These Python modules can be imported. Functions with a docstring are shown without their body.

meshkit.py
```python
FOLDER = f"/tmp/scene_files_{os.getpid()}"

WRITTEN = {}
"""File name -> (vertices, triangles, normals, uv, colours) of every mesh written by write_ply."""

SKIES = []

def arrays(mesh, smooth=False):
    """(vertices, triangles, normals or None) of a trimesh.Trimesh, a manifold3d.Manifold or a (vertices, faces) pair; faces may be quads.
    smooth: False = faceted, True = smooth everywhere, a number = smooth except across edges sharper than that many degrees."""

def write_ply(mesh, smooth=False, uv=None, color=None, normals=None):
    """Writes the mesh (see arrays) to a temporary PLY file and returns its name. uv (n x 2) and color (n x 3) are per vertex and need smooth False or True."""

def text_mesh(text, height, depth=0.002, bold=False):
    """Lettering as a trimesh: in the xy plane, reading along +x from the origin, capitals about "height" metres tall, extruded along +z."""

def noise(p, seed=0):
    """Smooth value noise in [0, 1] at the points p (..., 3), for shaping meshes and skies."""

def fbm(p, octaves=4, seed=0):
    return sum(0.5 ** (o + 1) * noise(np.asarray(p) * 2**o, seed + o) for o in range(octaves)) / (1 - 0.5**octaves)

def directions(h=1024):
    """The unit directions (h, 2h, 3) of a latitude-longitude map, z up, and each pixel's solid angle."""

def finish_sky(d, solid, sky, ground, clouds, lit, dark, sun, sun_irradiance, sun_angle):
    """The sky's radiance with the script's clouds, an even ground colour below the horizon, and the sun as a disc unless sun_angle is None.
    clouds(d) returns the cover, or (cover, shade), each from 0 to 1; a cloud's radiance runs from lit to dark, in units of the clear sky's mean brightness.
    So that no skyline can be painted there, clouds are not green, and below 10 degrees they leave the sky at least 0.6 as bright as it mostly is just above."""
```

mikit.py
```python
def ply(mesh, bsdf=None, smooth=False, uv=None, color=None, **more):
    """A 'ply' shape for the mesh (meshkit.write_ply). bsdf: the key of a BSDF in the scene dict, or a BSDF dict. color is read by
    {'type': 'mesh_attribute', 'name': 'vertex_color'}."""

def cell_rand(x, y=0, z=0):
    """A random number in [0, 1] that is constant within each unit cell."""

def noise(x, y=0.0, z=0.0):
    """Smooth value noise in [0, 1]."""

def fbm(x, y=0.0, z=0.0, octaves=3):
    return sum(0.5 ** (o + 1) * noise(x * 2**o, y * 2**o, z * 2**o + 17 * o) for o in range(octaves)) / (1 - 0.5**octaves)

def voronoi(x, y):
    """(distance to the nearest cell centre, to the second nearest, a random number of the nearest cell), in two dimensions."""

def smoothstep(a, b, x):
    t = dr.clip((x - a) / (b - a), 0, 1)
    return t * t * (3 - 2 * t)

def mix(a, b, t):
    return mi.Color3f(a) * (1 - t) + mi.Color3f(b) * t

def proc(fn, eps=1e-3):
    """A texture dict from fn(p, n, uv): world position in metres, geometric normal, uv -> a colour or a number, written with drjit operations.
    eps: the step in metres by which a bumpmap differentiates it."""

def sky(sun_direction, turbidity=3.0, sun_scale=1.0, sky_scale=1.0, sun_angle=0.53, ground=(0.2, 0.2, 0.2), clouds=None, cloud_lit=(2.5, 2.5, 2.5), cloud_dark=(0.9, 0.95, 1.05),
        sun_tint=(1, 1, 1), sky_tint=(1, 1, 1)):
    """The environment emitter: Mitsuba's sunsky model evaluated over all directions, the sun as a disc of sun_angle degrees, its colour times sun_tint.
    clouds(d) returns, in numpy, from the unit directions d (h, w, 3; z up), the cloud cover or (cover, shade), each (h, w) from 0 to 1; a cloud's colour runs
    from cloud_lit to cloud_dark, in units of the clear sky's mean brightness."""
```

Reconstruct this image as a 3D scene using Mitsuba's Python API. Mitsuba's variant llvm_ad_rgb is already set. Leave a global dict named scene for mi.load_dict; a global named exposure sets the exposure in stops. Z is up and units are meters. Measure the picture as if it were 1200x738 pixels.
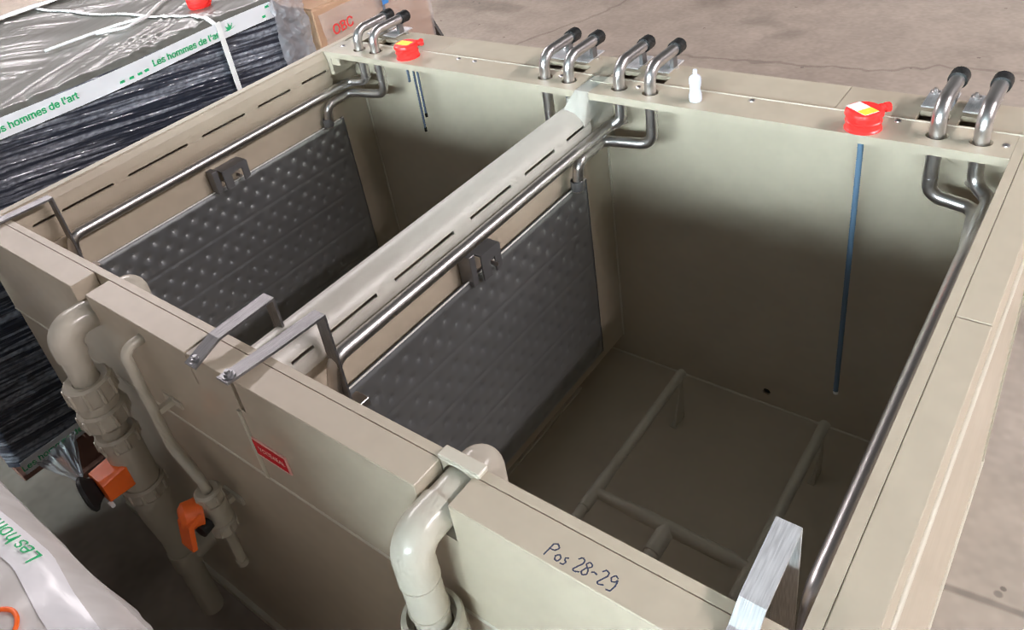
import math, random
import numpy as np, trimesh, manifold3d as m3
import mitsuba as mi, drjit as dr
import mikit, meshkit
from shapely.geometry import Polygon, LineString
from mikit import noise, fbm, voronoi, smoothstep, mix, proc

T = mi.ScalarTransform4f
random.seed(5)
rng = np.random.default_rng(5)
scene, labels = {}, {}

# ------------------------------------------------------------------ camera, exposure
RIM = 0.976                     # height of the tank's rim above the workshop floor
R_CAM = np.array([[0.7781538, 0.6087425, -0.15462611], [0.2202102, -0.49499571, -0.84052764], [-0.58820416, 0.62000953, -0.5192341]])
EYE = np.array([0.0, 0.0, 1.776])
scene['camera'] = {'type': 'perspective', 'fov': math.degrees(2 * math.atan(600 / 940.5)), 'fov_axis': 'x', 'near_clip': 0.05, 'far_clip': 80.0,
                   'principal_point_offset_x': (600 - 565.5) / 1200, 'principal_point_offset_y': (369 - 246.2) / 738,
                   'to_world': T().look_at(origin=EYE.tolist(), target=(EYE + R_CAM[2]).tolist(), up=(-R_CAM[1]).tolist())}
exposure = 0.0
WINDOW_POWER = (43.0, 53.0, 56.5)     # tall translucent door panels in the front wall of the workshop
LAMP_POWER = (240.0, 220.0, 224.0)     # ceiling luminaires


# ------------------------------------------------------------------ helpers
def num(key):
    if key not in scene and key not in labels:
        return key
    k = 1
    while f'{key}_{k:03d}' in scene or f'{key}_{k:03d}' in labels:
        k += 1
    return f'{key}_{k:03d}'


def tag(key, label, cat=None, group=None, kind=None):
    labels[key] = {'label': label}
    if cat: labels[key]['category'] = cat
    if group: labels[key]['group'] = group
    if kind: labels[key]['kind'] = kind


def thing(name, label, cat, group=None):
    key = num(name)
    tag(key, label, cat, group)
    return key


def part(parent, name, mesh, mat, smooth=False, label=None, kind=None, **kw):
    key = num(parent + '__' + name if parent else name)
    scene[key] = mikit.ply(mesh, mat, smooth, **kw)
    if label or kind:
        labels[key] = {}
        if label: labels[key]['label'] = label
        if kind: labels[key]['kind'] = kind
    return key


def tm(m):
    a = m.to_mesh()
    return trimesh.Trimesh(a.vert_properties[:, :3], a.tri_verts, process=False)


def cat(*ms):
    return trimesh.util.concatenate([x for m in ms for x in (m if isinstance(m, (list, tuple)) else [m])])


def box(x0, x1, y0, y1, z0, z1, b=0.0):
    if b <= 0:
        return trimesh.creation.box(bounds=[[x0, y0, z0], [x1, y1, z1]])
    p = []
    for sx in (0, 1):
        for sy in (0, 1):
            for sz in (0, 1):
                x, y, z = (x0, x1)[sx], (y0, y1)[sy], (z0, z1)[sz]
                dx, dy, dz = (b, -b)[sx], (b, -b)[sy], (b, -b)[sz]
                p += [(x, y + dy, z + dz), (x + dx, y, z + dz), (x + dx, y + dy, z)]
    return trimesh.convex.convex_hull(np.array(p))


def mbox(x0, x1, y0, y1, z0, z1):
    return m3.Manifold.cube((x1 - x0, y1 - y0, z1 - z0)).translate((x0, y0, z0))


def mcyl(r, p0, p1, n=28):
    p0, p1 = np.array(p0, float), np.array(p1, float)
    m = trimesh.creation.cylinder(r, segment=[p0, p1], sections=n)
    return m3.Manifold(m3.Mesh(np.array(m.vertices, np.float32), np.array(m.faces, np.uint32)))


def cyl(r, p0, p1, n=28):
    return trimesh.creation.cylinder(r, segment=[np.array(p0, float), np.array(p1, float)], sections=n)


def fillet(pts, bend, n=8):
    """A polyline with its corners rounded by arcs of about the given radius."""
    pts = [np.array(p, float) for p in pts]
    bends = bend if isinstance(bend, (list, tuple)) else [bend] * len(pts)
    out = [pts[0]]
    for i in range(1, len(pts) - 1):
        a, b, c = pts[i - 1], pts[i], pts[i + 1]
        u, v = (a - b), (c - b)
        lu, lv = np.linalg.norm(u), np.linalg.norm(v)
        u, v = u / lu, v / lv
        ang = math.acos(np.clip(u @ v, -1, 1))
        if ang > math.pi - 0.02 or bends[i] <= 0:
            out.append(b); continue
        t = min(bends[i] / math.tan(ang / 2), 0.49 * lu, 0.49 * lv)
        r = t * math.tan(ang / 2)
        w = (u + v) / np.linalg.norm(u + v)
        cen = b + w * r / math.sin(ang / 2)
        s, e = b + u * t - cen, b + v * t - cen
        tot = math.acos(np.clip(s @ e / (r * r), -1, 1))
        for k in range(n + 1):
            f = k / n
            out.append(cen + (math.sin((1 - f) * tot) * s + math.sin(f * tot) * e) / math.sin(tot))
    out.append(pts[-1])
    return np.array(out)


def sweep(path, r, n=20, caps=True):
    """A round tube along a path; r is one radius or one per point."""
    p = np.asarray(path, float)
    r = np.broadcast_to(r, (len(p),))
    t = np.gradient(p, axis=0)
    d = np.diff(p, axis=0); d /= np.linalg.norm(d, axis=1, keepdims=True)
    t = np.vstack([d[:1], d[:-1] + d[1:], d[-1:]]); t /= np.linalg.norm(t, axis=1, keepdims=True)
    a = np.cross(t[0], [0.31, 0.17, 0.93]); a /= np.linalg.norm(a)
    rings = []
    ang = np.arange(n) * 2 * math.pi / n
    for i in range(len(p)):
        a = a - t[i] * (a @ t[i]); a /= np.linalg.norm(a)
        b = np.cross(t[i], a)
        rings.append(p[i] + r[i] * (np.cos(ang)[:, None] * a + np.sin(ang)[:, None] * b))
    v = np.vstack(rings)
    i, j = np.meshgrid(np.arange(len(p) - 1), np.arange(n), indexing='ij')
    q = np.stack([i * n + j, i * n + (j + 1) % n, (i + 1) * n + (j + 1) % n, (i + 1) * n + j], -1).reshape(-1, 4)
    f = np.vstack([q[:, [0, 1, 2]], q[:, [0, 2, 3]]])
    if caps:
        m = len(v)
        v = np.vstack([v, p[:1], p[-1:]])
        k = np.arange(n)
        f = np.vstack([f, np.stack([k * 0 + m, (k + 1) % n, k], 1), np.stack([k * 0 + m + 1, (len(p) - 1) * n + k, (len(p) - 1) * n + (k + 1) % n], 1)])
    return trimesh.Trimesh(v, f, process=False)


def lathe(profile, origin, axis=(0, 0, 1), n=32):
    """Surface of revolution: profile rows are (radius, height along the axis)."""
    m = trimesh.creation.revolve(np.array(profile, float), sections=n)
    m.apply_transform(trimesh.geometry.align_vectors([0, 0, 1], np.array(axis, float)))
    m.apply_translation(origin)
    return m


def prism(poly, x0, x1, axis='x'):
    """A polygon in (y,z) drawn out along x, or in (x,z) along y, or (x,y) along z."""
    P = poly if isinstance(poly, Polygon) else Polygon(poly)
    m = trimesh.creation.extrude_polygon(P, x1 - x0, engine='earcut')
    v = np.array(m.vertices)
    if axis == 'x':
        v = np.stack([v[:, 2] + x0, v[:, 0], v[:, 1]], 1)
    elif axis == 'y':
        v = np.stack([v[:, 0], v[:, 2] + x0, v[:, 1]], 1)
    else:
        v = np.stack([v[:, 0], v[:, 1], v[:, 2] + x0], 1)
    m = trimesh.Trimesh(v, m.faces, process=False)
    m.fix_normals()
    return m


def manifold(m):
    return m3.Manifold(m3.Mesh(np.array(m.vertices, np.float32), np.array(m.faces, np.uint32)))


def strap(yz, x0, x1, th):
    """A bent flat bar: the polyline in (y, z) is its upper face."""
    ls = LineString(yz).buffer(th / 2, cap_style='flat', join_style='mitre')
    return prism(ls, x0, x1, 'x')


def bolt(parent, x, y, z, r=0.008, h=0.006, mat='steel', name='bolt'):
    a = math.radians(20)
    hexa = prism([(x + r * math.cos(a + k * math.pi / 3), y + r * math.sin(a + k * math.pi / 3)) for k in range(6)], z, z + h, 'z')
    wash = cyl(r * 1.5, (x, y, z - 0.001), (x, y, z + 0.0015), 20)
    stud = cyl(r * 0.55, (x, y, z), (x, y, z + h + 0.004), 14)
    return part(parent, name, cat(hexa, wash, stud), mat, 30)


def basis(origin, ex, ey, ez):
    M = np.eye(4)
    M[:3, 0], M[:3, 1], M[:3, 2], M[:3, 3] = ex, ey, ez, origin
    return M


def text(s, h, origin, ex, ey, depth=0.0008, bold=False):
    m = meshkit.text_mesh(s, h, depth, bold)
    ex, ey = np.array(ex, float), np.array(ey, float)
    ex /= np.linalg.norm(ex); ey -= ex * (ey @ ex); ey /= np.linalg.norm(ey)
    m.apply_transform(basis(origin, ex, ey, np.cross(ex, ey)))
    return m


def rgb(*c):
    return {'type': 'rgb', 'value': [float(x) for x in c]}


def plastic(key, c, rough=0.4, spec=0.5, **kw):
    scene[key] = {'type': 'twosided', 'bsdf': {'type': 'principled', 'base_color': c if isinstance(c, dict) else rgb(*c), 'roughness': rough, 'specular': spec, **kw}}


# ------------------------------------------------------------------ materials
def pp_colour(p, n, uv):
    f = fbm(p.x * 3.1, p.y * 3.1, p.z * 3.1 + 4, octaves=3)
    g = fbm(p.x * 40, p.y * 40, p.z * 40, octaves=2)
    c = mix((0.405, 0.343, 0.263), (0.455, 0.39, 0.302), f)
    return c * (0.97 + 0.06 * g)


def floor_colour(p, n, uv):
    f = fbm(p.x * 0.9, p.y * 0.9, 3.0, octaves=4)
    g = fbm(p.x * 7, p.y * 7, 9.0, octaves=3)
    s = smoothstep(0.62, 0.80, fbm(p.x * 2.3 + 7, p.y * 2.3, 5.0, octaves=3))
    c = mix((0.27, 0.222, 0.184), (0.42, 0.36, 0.305), f) * (0.80 + 0.26 * g + 0.14 * noise(p.x * 55, p.y * 55))
    c = c * (1 - 0.25 * s)
    # cracks and saw joints in the screed
    w = 0.05 * (noise(p.x * 3.0, p.y * 3.0) - 0.5) + 0.015 * (noise(p.x * 18, p.y * 18) - 0.5)
    d1 = dr.abs(p.y - (4.15 + 0.16 * p.x) + 3 * w)
    d2 = dr.abs(p.y - (1.31 + 0.10 * p.x) + 0.8 * w)
    d3 = dr.abs(p.x + 3.05 - 0.25 * (p.y - 3.5) + 2 * w)
    k1 = smoothstep(0.02, 0.004, d1) * smoothstep(-3.9, -3.5, p.x)
    k2 = smoothstep(0.013, 0.003, d2) * smoothstep(0.35, 0.15, p.x)
    spot = smoothstep(0.008, 0.004, dr.sqrt(dr.square(p.x - 0.036) + dr.square(p.y - 1.366)))
    vd, _, vr = voronoi(p.x * 2.6, p.y * 2.6)
    spot = dr.maximum(spot, 0.8 * smoothstep(0.030, 0.015, vd) * smoothstep(0.55, 0.6, vr))
    k3 = smoothstep(0.018, 0.004, d3) * smoothstep(3.3, 3.6, p.y)
    k = dr.maximum(dr.maximum(dr.maximum(k1, 1.5 * k2), k3), 2.0 * spot)
    return c * (1 - 0.24 * k)


def steel_colour(p, n, uv):
    g = fbm(p.x * 25, p.y * 8, p.z * 25, octaves=3)
    return mix((0.60, 0.57, 0.56), (0.72, 0.69, 0.68), g)


def brushed_colour(p, n, uv):
    g = noise(p.x * 900, p.y * 60, p.z * 60)
    f = fbm(p.x * 40, p.y * 30, p.z * 30, octaves=2)
    return mix((0.17, 0.165, 0.17), (0.34, 0.335, 0.34), 0.6 * g + 0.4 * f)


def bright_colour(p, n, uv):
    return mix((0.55, 0.54, 0.55), (0.95, 0.94, 0.95), 0.7 * noise(p.x * 900, p.y * 70, p.z * 70) + 0.3 * fbm(p.x * 60, p.y * 40, p.z * 40, octaves=2))


def pillow_colour(p, n, uv):
    f = fbm(p.y * 6, p.z * 6, p.x, octaves=3)
    s = smoothstep(0.74, 0.86, noise(p.y * 130, p.z * 130)) * smoothstep(0.66, 0.8, noise(p.y * 21 + 3, p.z * 21))
    return mix((0.30, 0.31, 0.32), (0.38, 0.395, 0.405), f)


def film_side(p, n, uv):
    a = 0.5 * fbm(p.y * 3.5 + 0.6 * p.z, p.z * 150 + 22 * p.y, 2.0, octaves=2) + 0.5 * fbm(p.y * 2.6, p.z * 120 + 9 * p.y, 7.0, octaves=2)
    b = noise(p.y * 120, p.z * 160)
    hz = smoothstep(0.40, 0.70, a)  # pale streaks: stretch whitening plus crease highlights put into the colour
    return mix((0.022, 0.026, 0.040), (0.29, 0.305, 0.35), hz * (0.35 + 0.65 * b))


def film_top(p, n, uv):
    a = fbm(p.x * 1.5, p.y * 1.5, 2.0, octaves=3)
    b = fbm(p.x * 60 + 30 * p.y, p.y * 5, 1.0, octaves=2)
    return mix((0.085, 0.080, 0.068), (0.17, 0.16, 0.142), 0.6 * a + 0.4 * b)


def film_pale(p, n, uv):
    a = fbm(p.x * 14, p.y * 14, 2.0, octaves=4)
    return mix((0.44, 0.42, 0.40), (0.68, 0.67, 0.66), a)


def card_colour(p, n, uv):
    f = fbm(p.x * 5, p.y * 5, p.z * 40, octaves=3)
    return mix((0.42, 0.25, 0.155), (0.53, 0.335, 0.22), f)


plastic('pp', proc(pp_colour), 0.42, 0.4)
plastic('pp_gloss', proc(pp_colour), 0.22, 0.55)
plastic('pp_weld', (0.52, 0.475, 0.39), 0.35, 0.5)
plastic('pvc', (0.455, 0.42, 0.35), 0.24, 0.5)
plastic('pp_grey', (0.455, 0.435, 0.385), 0.36, 0.45)
plastic('pvc_grey', (0.42, 0.385, 0.315), 0.35, 0.5)
plastic('concrete', proc(floor_colour), 0.75, 0.15)
scene['steel'] = {'type': 'twosided', 'bsdf': {'type': 'principled', 'base_color': proc(steel_colour), 'metallic': 1.0, 'roughness': 0.31}}
scene['brushed'] = {'type': 'twosided', 'bsdf': {'type': 'principled', 'base_color': proc(brushed_colour), 'metallic': 1.0, 'roughness': 0.52}}
scene['brushed_bright'] = {'type': 'twosided', 'bsdf': {'type': 'principled', 'base_color': proc(bright_colour), 'metallic': 0.85, 'roughness': 0.58}}  # fresher brushed finish, with reflected brightness also put into its colour
scene['bracket_steel'] = {'type': 'twosided', 'bsdf': {'type': 'principled', 'base_color': rgb(0.27, 0.27, 0.28), 'metallic': 0.8, 'roughness': 0.42}}
scene['pillow'] = {'type': 'twosided', 'bsdf': {'type': 'principled', 'base_color': proc(pillow_colour), 'metallic': 0.8, 'roughness': 0.30}}
plastic('black', (0.011, 0.011, 0.011), 0.42, 0.4)
plastic('orange', (0.80, 0.13, 0.015), 0.4, 0.5)
plastic('red', (0.85, 0.035, 0.03), 0.3, 0.5)
plastic('red_label', (0.50, 0.012, 0.02), 0.35, 0.5)
plastic('label_white', (0.80, 0.79, 0.77), 0.5, 0.4)
plastic('label_pink', (0.78, 0.42, 0.38), 0.5, 0.4)
plastic('label_yellow', (0.85, 0.60, 0.06), 0.5, 0.4)
plastic('print_green', (0.03, 0.38, 0.15), 0.45, 0.4)
plastic('print_red', (0.66, 0.05, 0.05), 0.45, 0.4)
plastic('ink', (0.03, 0.035, 0.07), 0.5, 0.4)
plastic('bottle_white', (0.56, 0.58, 0.64), 0.35, 0.5)
plastic('blue_tube', (0.10, 0.165, 0.25), 0.15, 0.7)
plastic('grey_rod', (0.10, 0.12, 0.16), 0.25, 0.5)
plastic('tape', (0.72, 0.72, 0.74), 0.3, 0.5)
plastic('film_side', proc(film_side), 0.17, 0.8)
plastic('film_top', proc(film_top), 0.30, 0.45)
plastic('film_pale', proc(film_pale), 0.3, 0.6)
plastic('film_clear_brown', (0.50, 0.34, 0.26), 0.2, 0.7)
plastic('card', proc(card_colour), 0.85, 0.2)
plastic('pallet_wood', (0.16, 0.075, 0.055), 0.7, 0.3)
plastic('panel_grey', (0.36, 0.35, 0.33), 0.6, 0.3)
plastic('panel_dark', (0.10, 0.095, 0.09), 0.6, 0.3)
plastic('blue_print', (0.06, 0.22, 0.55), 0.4, 0.4)
plastic('hall_wall', (0.17, 0.16, 0.15), 0.8, 0.2)
plastic('hall_ceiling', (0.09, 0.09, 0.09), 0.8, 0.2)
scene['film_clear'] = {'type': 'blendbsdf', 'weight': 0.26, 'a': {'type': 'thindielectric', 'int_ior': 1.5}, 'b': {'type': 'twosided', 'bsdf': {'type': 'principled', 'base_color': rgb(0.78, 0.70, 0.68), 'roughness': 0.25, 'specular': 0.8}}}
scene['film_haze'] = {'type': 'blendbsdf', 'weight': 0.45, 'a': {'type': 'thindielectric', 'int_ior': 1.5}, 'b': {'type': 'twosided', 'bsdf': {'type': 'principled', 'base_color': rgb(0.45, 0.46, 0.50), 'roughness': 0.2, 'specular': 0.9}}}

# ------------------------------------------------------------------ the workshop
HX0, HX1, HY0, HY1, HZ = -12.0, 9.0, -9.0, 11.0, 6.5
scene['floor'] = mikit.ply(box(HX0, HX1, HY0, HY1, -0.2, 0.0), 'concrete'); labels['floor'] = {'label': 'worn beige concrete workshop floor with cracks', 'kind': 'structure'}
part(None, 'wall_back', box(HX0, HX1, HY1, HY1 + 0.2, -0.2, HZ), 'hall_wall', kind='structure')
part(None, 'wall_left', box(HX0 - 0.2, HX0, HY0, HY1, -0.2, HZ), 'hall_wall', kind='structure')
part(None, 'wall_right', box(HX1, HX1 + 0.2, HY0, HY1, -0.2, HZ), 'hall_wall', kind='structure')
part(None, 'wall_front', box(HX0, HX1, HY0 - 0.2, HY0, -0.2, HZ), 'hall_wall', kind='structure')
part(None, 'ceiling', box(HX0, HX1, HY0, HY1, HZ, HZ + 0.2), 'hall_ceiling', kind='structure')
win = box(-6.0, 5.2, HY0 + 0.005, HY0 + 0.03, 3.0, 4.35)
scene['window_1'] = {**mikit.ply(win, 'label_white'), 'emitter': {'type': 'area', 'radiance': rgb(*WINDOW_POWER)}}
labels['window_1'] = {'label': 'translucent daylight panels of the workshop front', 'kind': 'structure'}
for k, (lx, ly) in enumerate(((-8.0, 2.3), (-8.0, 5.4), (5.0, 2.3), (5.0, 5.4))):
    t = thing('ceiling_lamp', 'long strip luminaire hung under the workshop ceiling', 'lamp', 'strip luminaires of the workshop')
    part(t, 'housing', box(lx - 0.11, lx + 0.11, ly - 1.55, ly + 1.55, 5.3, 5.36, 0.01), 'panel_grey')
    scene[t + '__tube'] = {**mikit.ply(box(lx - 0.08, lx + 0.08, ly - 1.5, ly + 1.5, 5.25, 5.299), 'label_white'), 'emitter': {'type': 'area', 'radiance': rgb(*(np.array(LAMP_POWER) * (0.66 if lx < 0 else 1.0)))}}
    for dy in (-1.2, 1.2):
        part(t, 'hanger', cyl(0.006, (lx, ly + dy, 5.355), (lx, ly + dy, HZ + 0.01), 8), 'steel')

# ------------------------------------------------------------------ the tank
X0, X1, Y0, Y1 = -1.98, -0.067, 0.40, 1.70
FLOOR = 0.04
tank = thing('plating_tank', 'large beige plastic two-bay dip tank standing on the concrete floor', 'tank')
part(tank, 'tank_floor', box(-1.97, -0.075, 0.42, 1.62, 0.0, FLOOR), 'pp')
part(tank, 'base_flange', cat(box(X0 - 0.005, -0.066, 0.392, 0.425, 0.0, 0.022, 0.002), box(-0.10, -0.066, 0.43, 1.70, 0.0, 0.022, 0.002), box(X0 - 0.005, X0 + 0.02, 0.43, 1.70, 0.0, 0.022, 0.002)), 'pp_weld')
# front wall: an outer skin in two sheets with a weld between them, and the inner sheet whose edge shows as a lip
GL, GR = (-1.488, -1.432), (-0.583, -0.527)          # notches where the suction pipes cross the rim
notch = [mbox(g[0], g[1], 0.39, 0.4515, 0.905, 1.0) for g in (GL, GR)]
part(tank, 'front_panel', tm(mbox(X0, X1, 0.402, 0.420, 0.738, 0.9035)), 'pp_gloss', label='upper front panel')
part(tank, 'front_panel', box(X0 + 0.004, X1 - 0.004, 0.405, 0.422, 0.022, 0.7375), 'pp_gloss', label='lower front panel')
part(tank, 'weld_seam', sweep([(X0, 0.405, 0.738), (-0.067, 0.405, 0.738)], 0.0052, 10), 'pp_weld', True)
part(tank, 'weld_seam', sweep([(-0.989, 0.401, 0.90), (-0.989, 0.401, 0.741)], 0.0042, 10), 'pp_weld', True)
inner = mbox(-1.965, -0.113, 0.4522, 0.467, FLOOR, RIM) - mcyl(0.030, (-1.46, 0.44, 0.925), (-1.46, 0.48, 0.925)) - mcyl(0.0285, (-0.555, 0.44, 0.945), (-0.555, 0.48, 0.945))
part(tank, 'inner_lip', tm(inner), 'pp', label='inner front sheet with its narrow top lip')
for x0, x1 in ((X0, GL[0]), (GL[1], -1.099), (-1.096, -0.9795), (-0.9665, GR[0]), (GR[1], -0.067)):
    part(tank, 'rim_beam', box(x0, x1, Y0, 0.4516, 0.905, RIM, 0.0014), 'pp')
for g in (GL, GR):
    part(tank, 'notch_floor', box(g[0] - 0.002, g[1] + 0.002, 0.421, 0.4515, 0.84, 0.872), 'pp')
part(tank, 'bridge_strip', box(-0.585, -0.515, 0.449, 0.4695, 0.9765, 0.985, 0.002), 'pp_weld')
# right side
part(tank, 'rim_beam', box(-0.1118, X1, 0.4535, 1.0125, 0.905, RIM, 0.0014), 'pp')
part(tank, 'rim_beam', box(-0.1118, X1, 1.0140, 1.575, 0.905, RIM, 0.0014), 'pp')
part(tank, 'side_panel', box(-0.085, -0.071, 0.424, 1.69, 0.022, 0.904), 'pp_gloss', label='right outer panel')
part(tank, 'weld_seam', sweep([(-0.070, 0.41, 0.84), (-0.070, 1.69, 0.84)], 0.0048, 10), 'pp_weld', True)
part(tank, 'inner_sheet', box(-0.128, -0.1125, 0.468, 1.60, FLOOR, RIM - 0.0005), 'pp', label='right inner sheet')
part(tank, 'side_panel', box(-0.085, X1, 1.5755, 1.6848, 0.9045, 0.9615), 'pp', label='right end of the pipe ledge')
# left side with its slotted suction duct
part(tank, 'side_panel', cat(box(X0, -1.973, 0.4535, 1.69, 0.022, 0.9605), box(X0, -1.955, 0.4535, 1.69, 0.961, RIM, 0.0015)), 'pp_gloss', label='left outer panel')
SLOTS = [(0.515, 0.565), (0.590, 0.723), (0.772, 0.948), (1.003, 1.145), (1.198, 1.316), (1.368, 1.465)]
prof = Polygon([(-1.9545, 0.972), (-1.952, 0.972), (-1.946, 0.955), (-1.943, 0.935), (-1.942, 0.915), (-1.943, 0.895), (-1.9445, 0.882), (-1.947, 0.87), (-1.9505, 0.861), (-1.9545, 0.855)])
duct = manifold(prism(prof, 0.4675, 1.482, 'y')) - mbox(-1.97, -1.9485, 0.5, 1.475, 0.895, 0.95)
for a, b in SLOTS:
    duct -= mbox(-1.96, -1.93, a, b, 0.9145, 0.9225) + mcyl(0.004, (-1.96, a, 0.9185), (-1.93, a, 0.9185), 10) + mcyl(0.004, (-1.96, b, 0.9185), (-1.93, b, 0.9185), 10)
part(tank, 'suction_duct', tm(duct), 'pp', False, label='slotted suction duct along the left wall')
part(tank, 'inner_sheet', box(-1.9548, -1.9495, 0.4675, 1.60, FLOOR, 0.8545), 'pp', label='left inner sheet')
# divider between the bays with a round slotted duct on top
TX, TZ, TR = -1.037, 0.890, 0.050
part(tank, 'divider', box(-1.102, -1.026, 0.4675, 1.599, 0.115, 0.885), 'pp', label='divider between the two bays')
part(tank, 'divider_foot', box(-1.102, -1.076, 0.4675, 1.599, FLOOR, 0.1145), 'pp')


def slotted_shell(r, y0, y1, flip):
    """The round upper right side of the duct as a grid, with the slots left open."""
    sa = (math.asin(0.0115 / TR), math.asin(0.0185 / TR))
    an = np.r_[np.linspace(-math.pi / 2, sa[0], 60), np.linspace(sa[0], sa[1], 4)[1:-1], np.linspace(sa[1], math.radians(112), 60)]
    ys = np.unique(np.r_[y0, y1, np.array(SLOTS).ravel(), np.linspace(y0, y1, 24)])
    A, Yg = np.meshgrid(an, ys, indexing='ij')
    v = np.stack([TX + r * np.cos(A), Yg, TZ + r * np.sin(A)], -1).reshape(-1, 3)
    f = []
    for i in range(len(an) - 1):
        for j in range(len(ys) - 1):
            ym, am = (ys[j] + ys[j + 1]) / 2, (an[i] + an[i + 1]) / 2
            if sa[0] < am < sa[1] and any(p < ym < q for p, q in SLOTS):
                continue
            p = i * len(ys) + j
            q = [p, p + 1, p + len(ys) + 1, p + len(ys)]
            f += [[q[0], q[2], q[1]], [q[0], q[3], q[2]]] if not flip else [[q[0], q[1], q[2]], [q[0], q[2], q[3]]]
    return trimesh.Trimesh(v, np.array(f), process=False)


sd = part(tank, 'suction_duct', slotted_shell(TR, 0.4675, 1.4725, False), 'pp_grey', True, label='round slotted suction duct on the divider')
part(sd, 'duct_lining', slotted_shell(TR - 0.004, 0.4675, 1.4725, True), 'pp_grey', True)
part(sd, 'duct_back', cat(prism([(TX - 0.008, 0.842), (TX - 0.010, 0.9345), (TX - 0.018, 0.936), (-1.075, 0.920), (-1.095, 0.885), (-1.10, 0.842)], 0.4675, 1.4725, 'y'),
                          prism(Polygon([(TX, 0.842)] + [(TX + 0.049 * math.cos(q), TZ + 0.049 * math.sin(q)) for q in np.linspace(-1.5, 1.9, 24)]), 1.466, 1.472, 'y')), 'pp_grey')
part(tank, 'divider_head', cat(prism([(-1.052, 0.80), (-1.002, 0.80), (-1.002, 0.89), (-1.006, 0.925), (-1.018, 0.957), (-1.052, 0.957)], 1.4725, 1.599, 'y'),
                               trimesh.convex.convex_hull(np.array([(TX + 0.0499 * math.cos(a), y, TZ + 0.0499 * math.sin(a)) for a in np.linspace(0.25, 1.75, 14) for y in (1.445, 1.455)]
                                   + [(x, y, z) for x in (-1.0357, -0.9958) for y in (1.488, 1.577) for z in (0.925, 0.9748)]))), 'pp_grey', 30)
for p0, p1 in (((-1.9445, 1.5985, FLOOR), (-1.9445, 1.5985, 0.90)), ((-1.0255, 1.5985, 0.116), (-1.0255, 1.5985, 0.95)), ((-1.075, 1.5985, FLOOR + 0.001), (-0.13, 1.5985, FLOOR + 0.001)),
               ((-1.948, 1.5985, FLOOR + 0.001), (-1.103, 1.5985, FLOOR + 0.001)), ((-0.1285, 0.47, FLOOR + 0.001), (-0.1285, 1.598, FLOOR + 0.001))):
    part(tank, 'weld_seam', sweep([p0, p1], 0.0032, 8), 'pp_weld', True)
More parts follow.
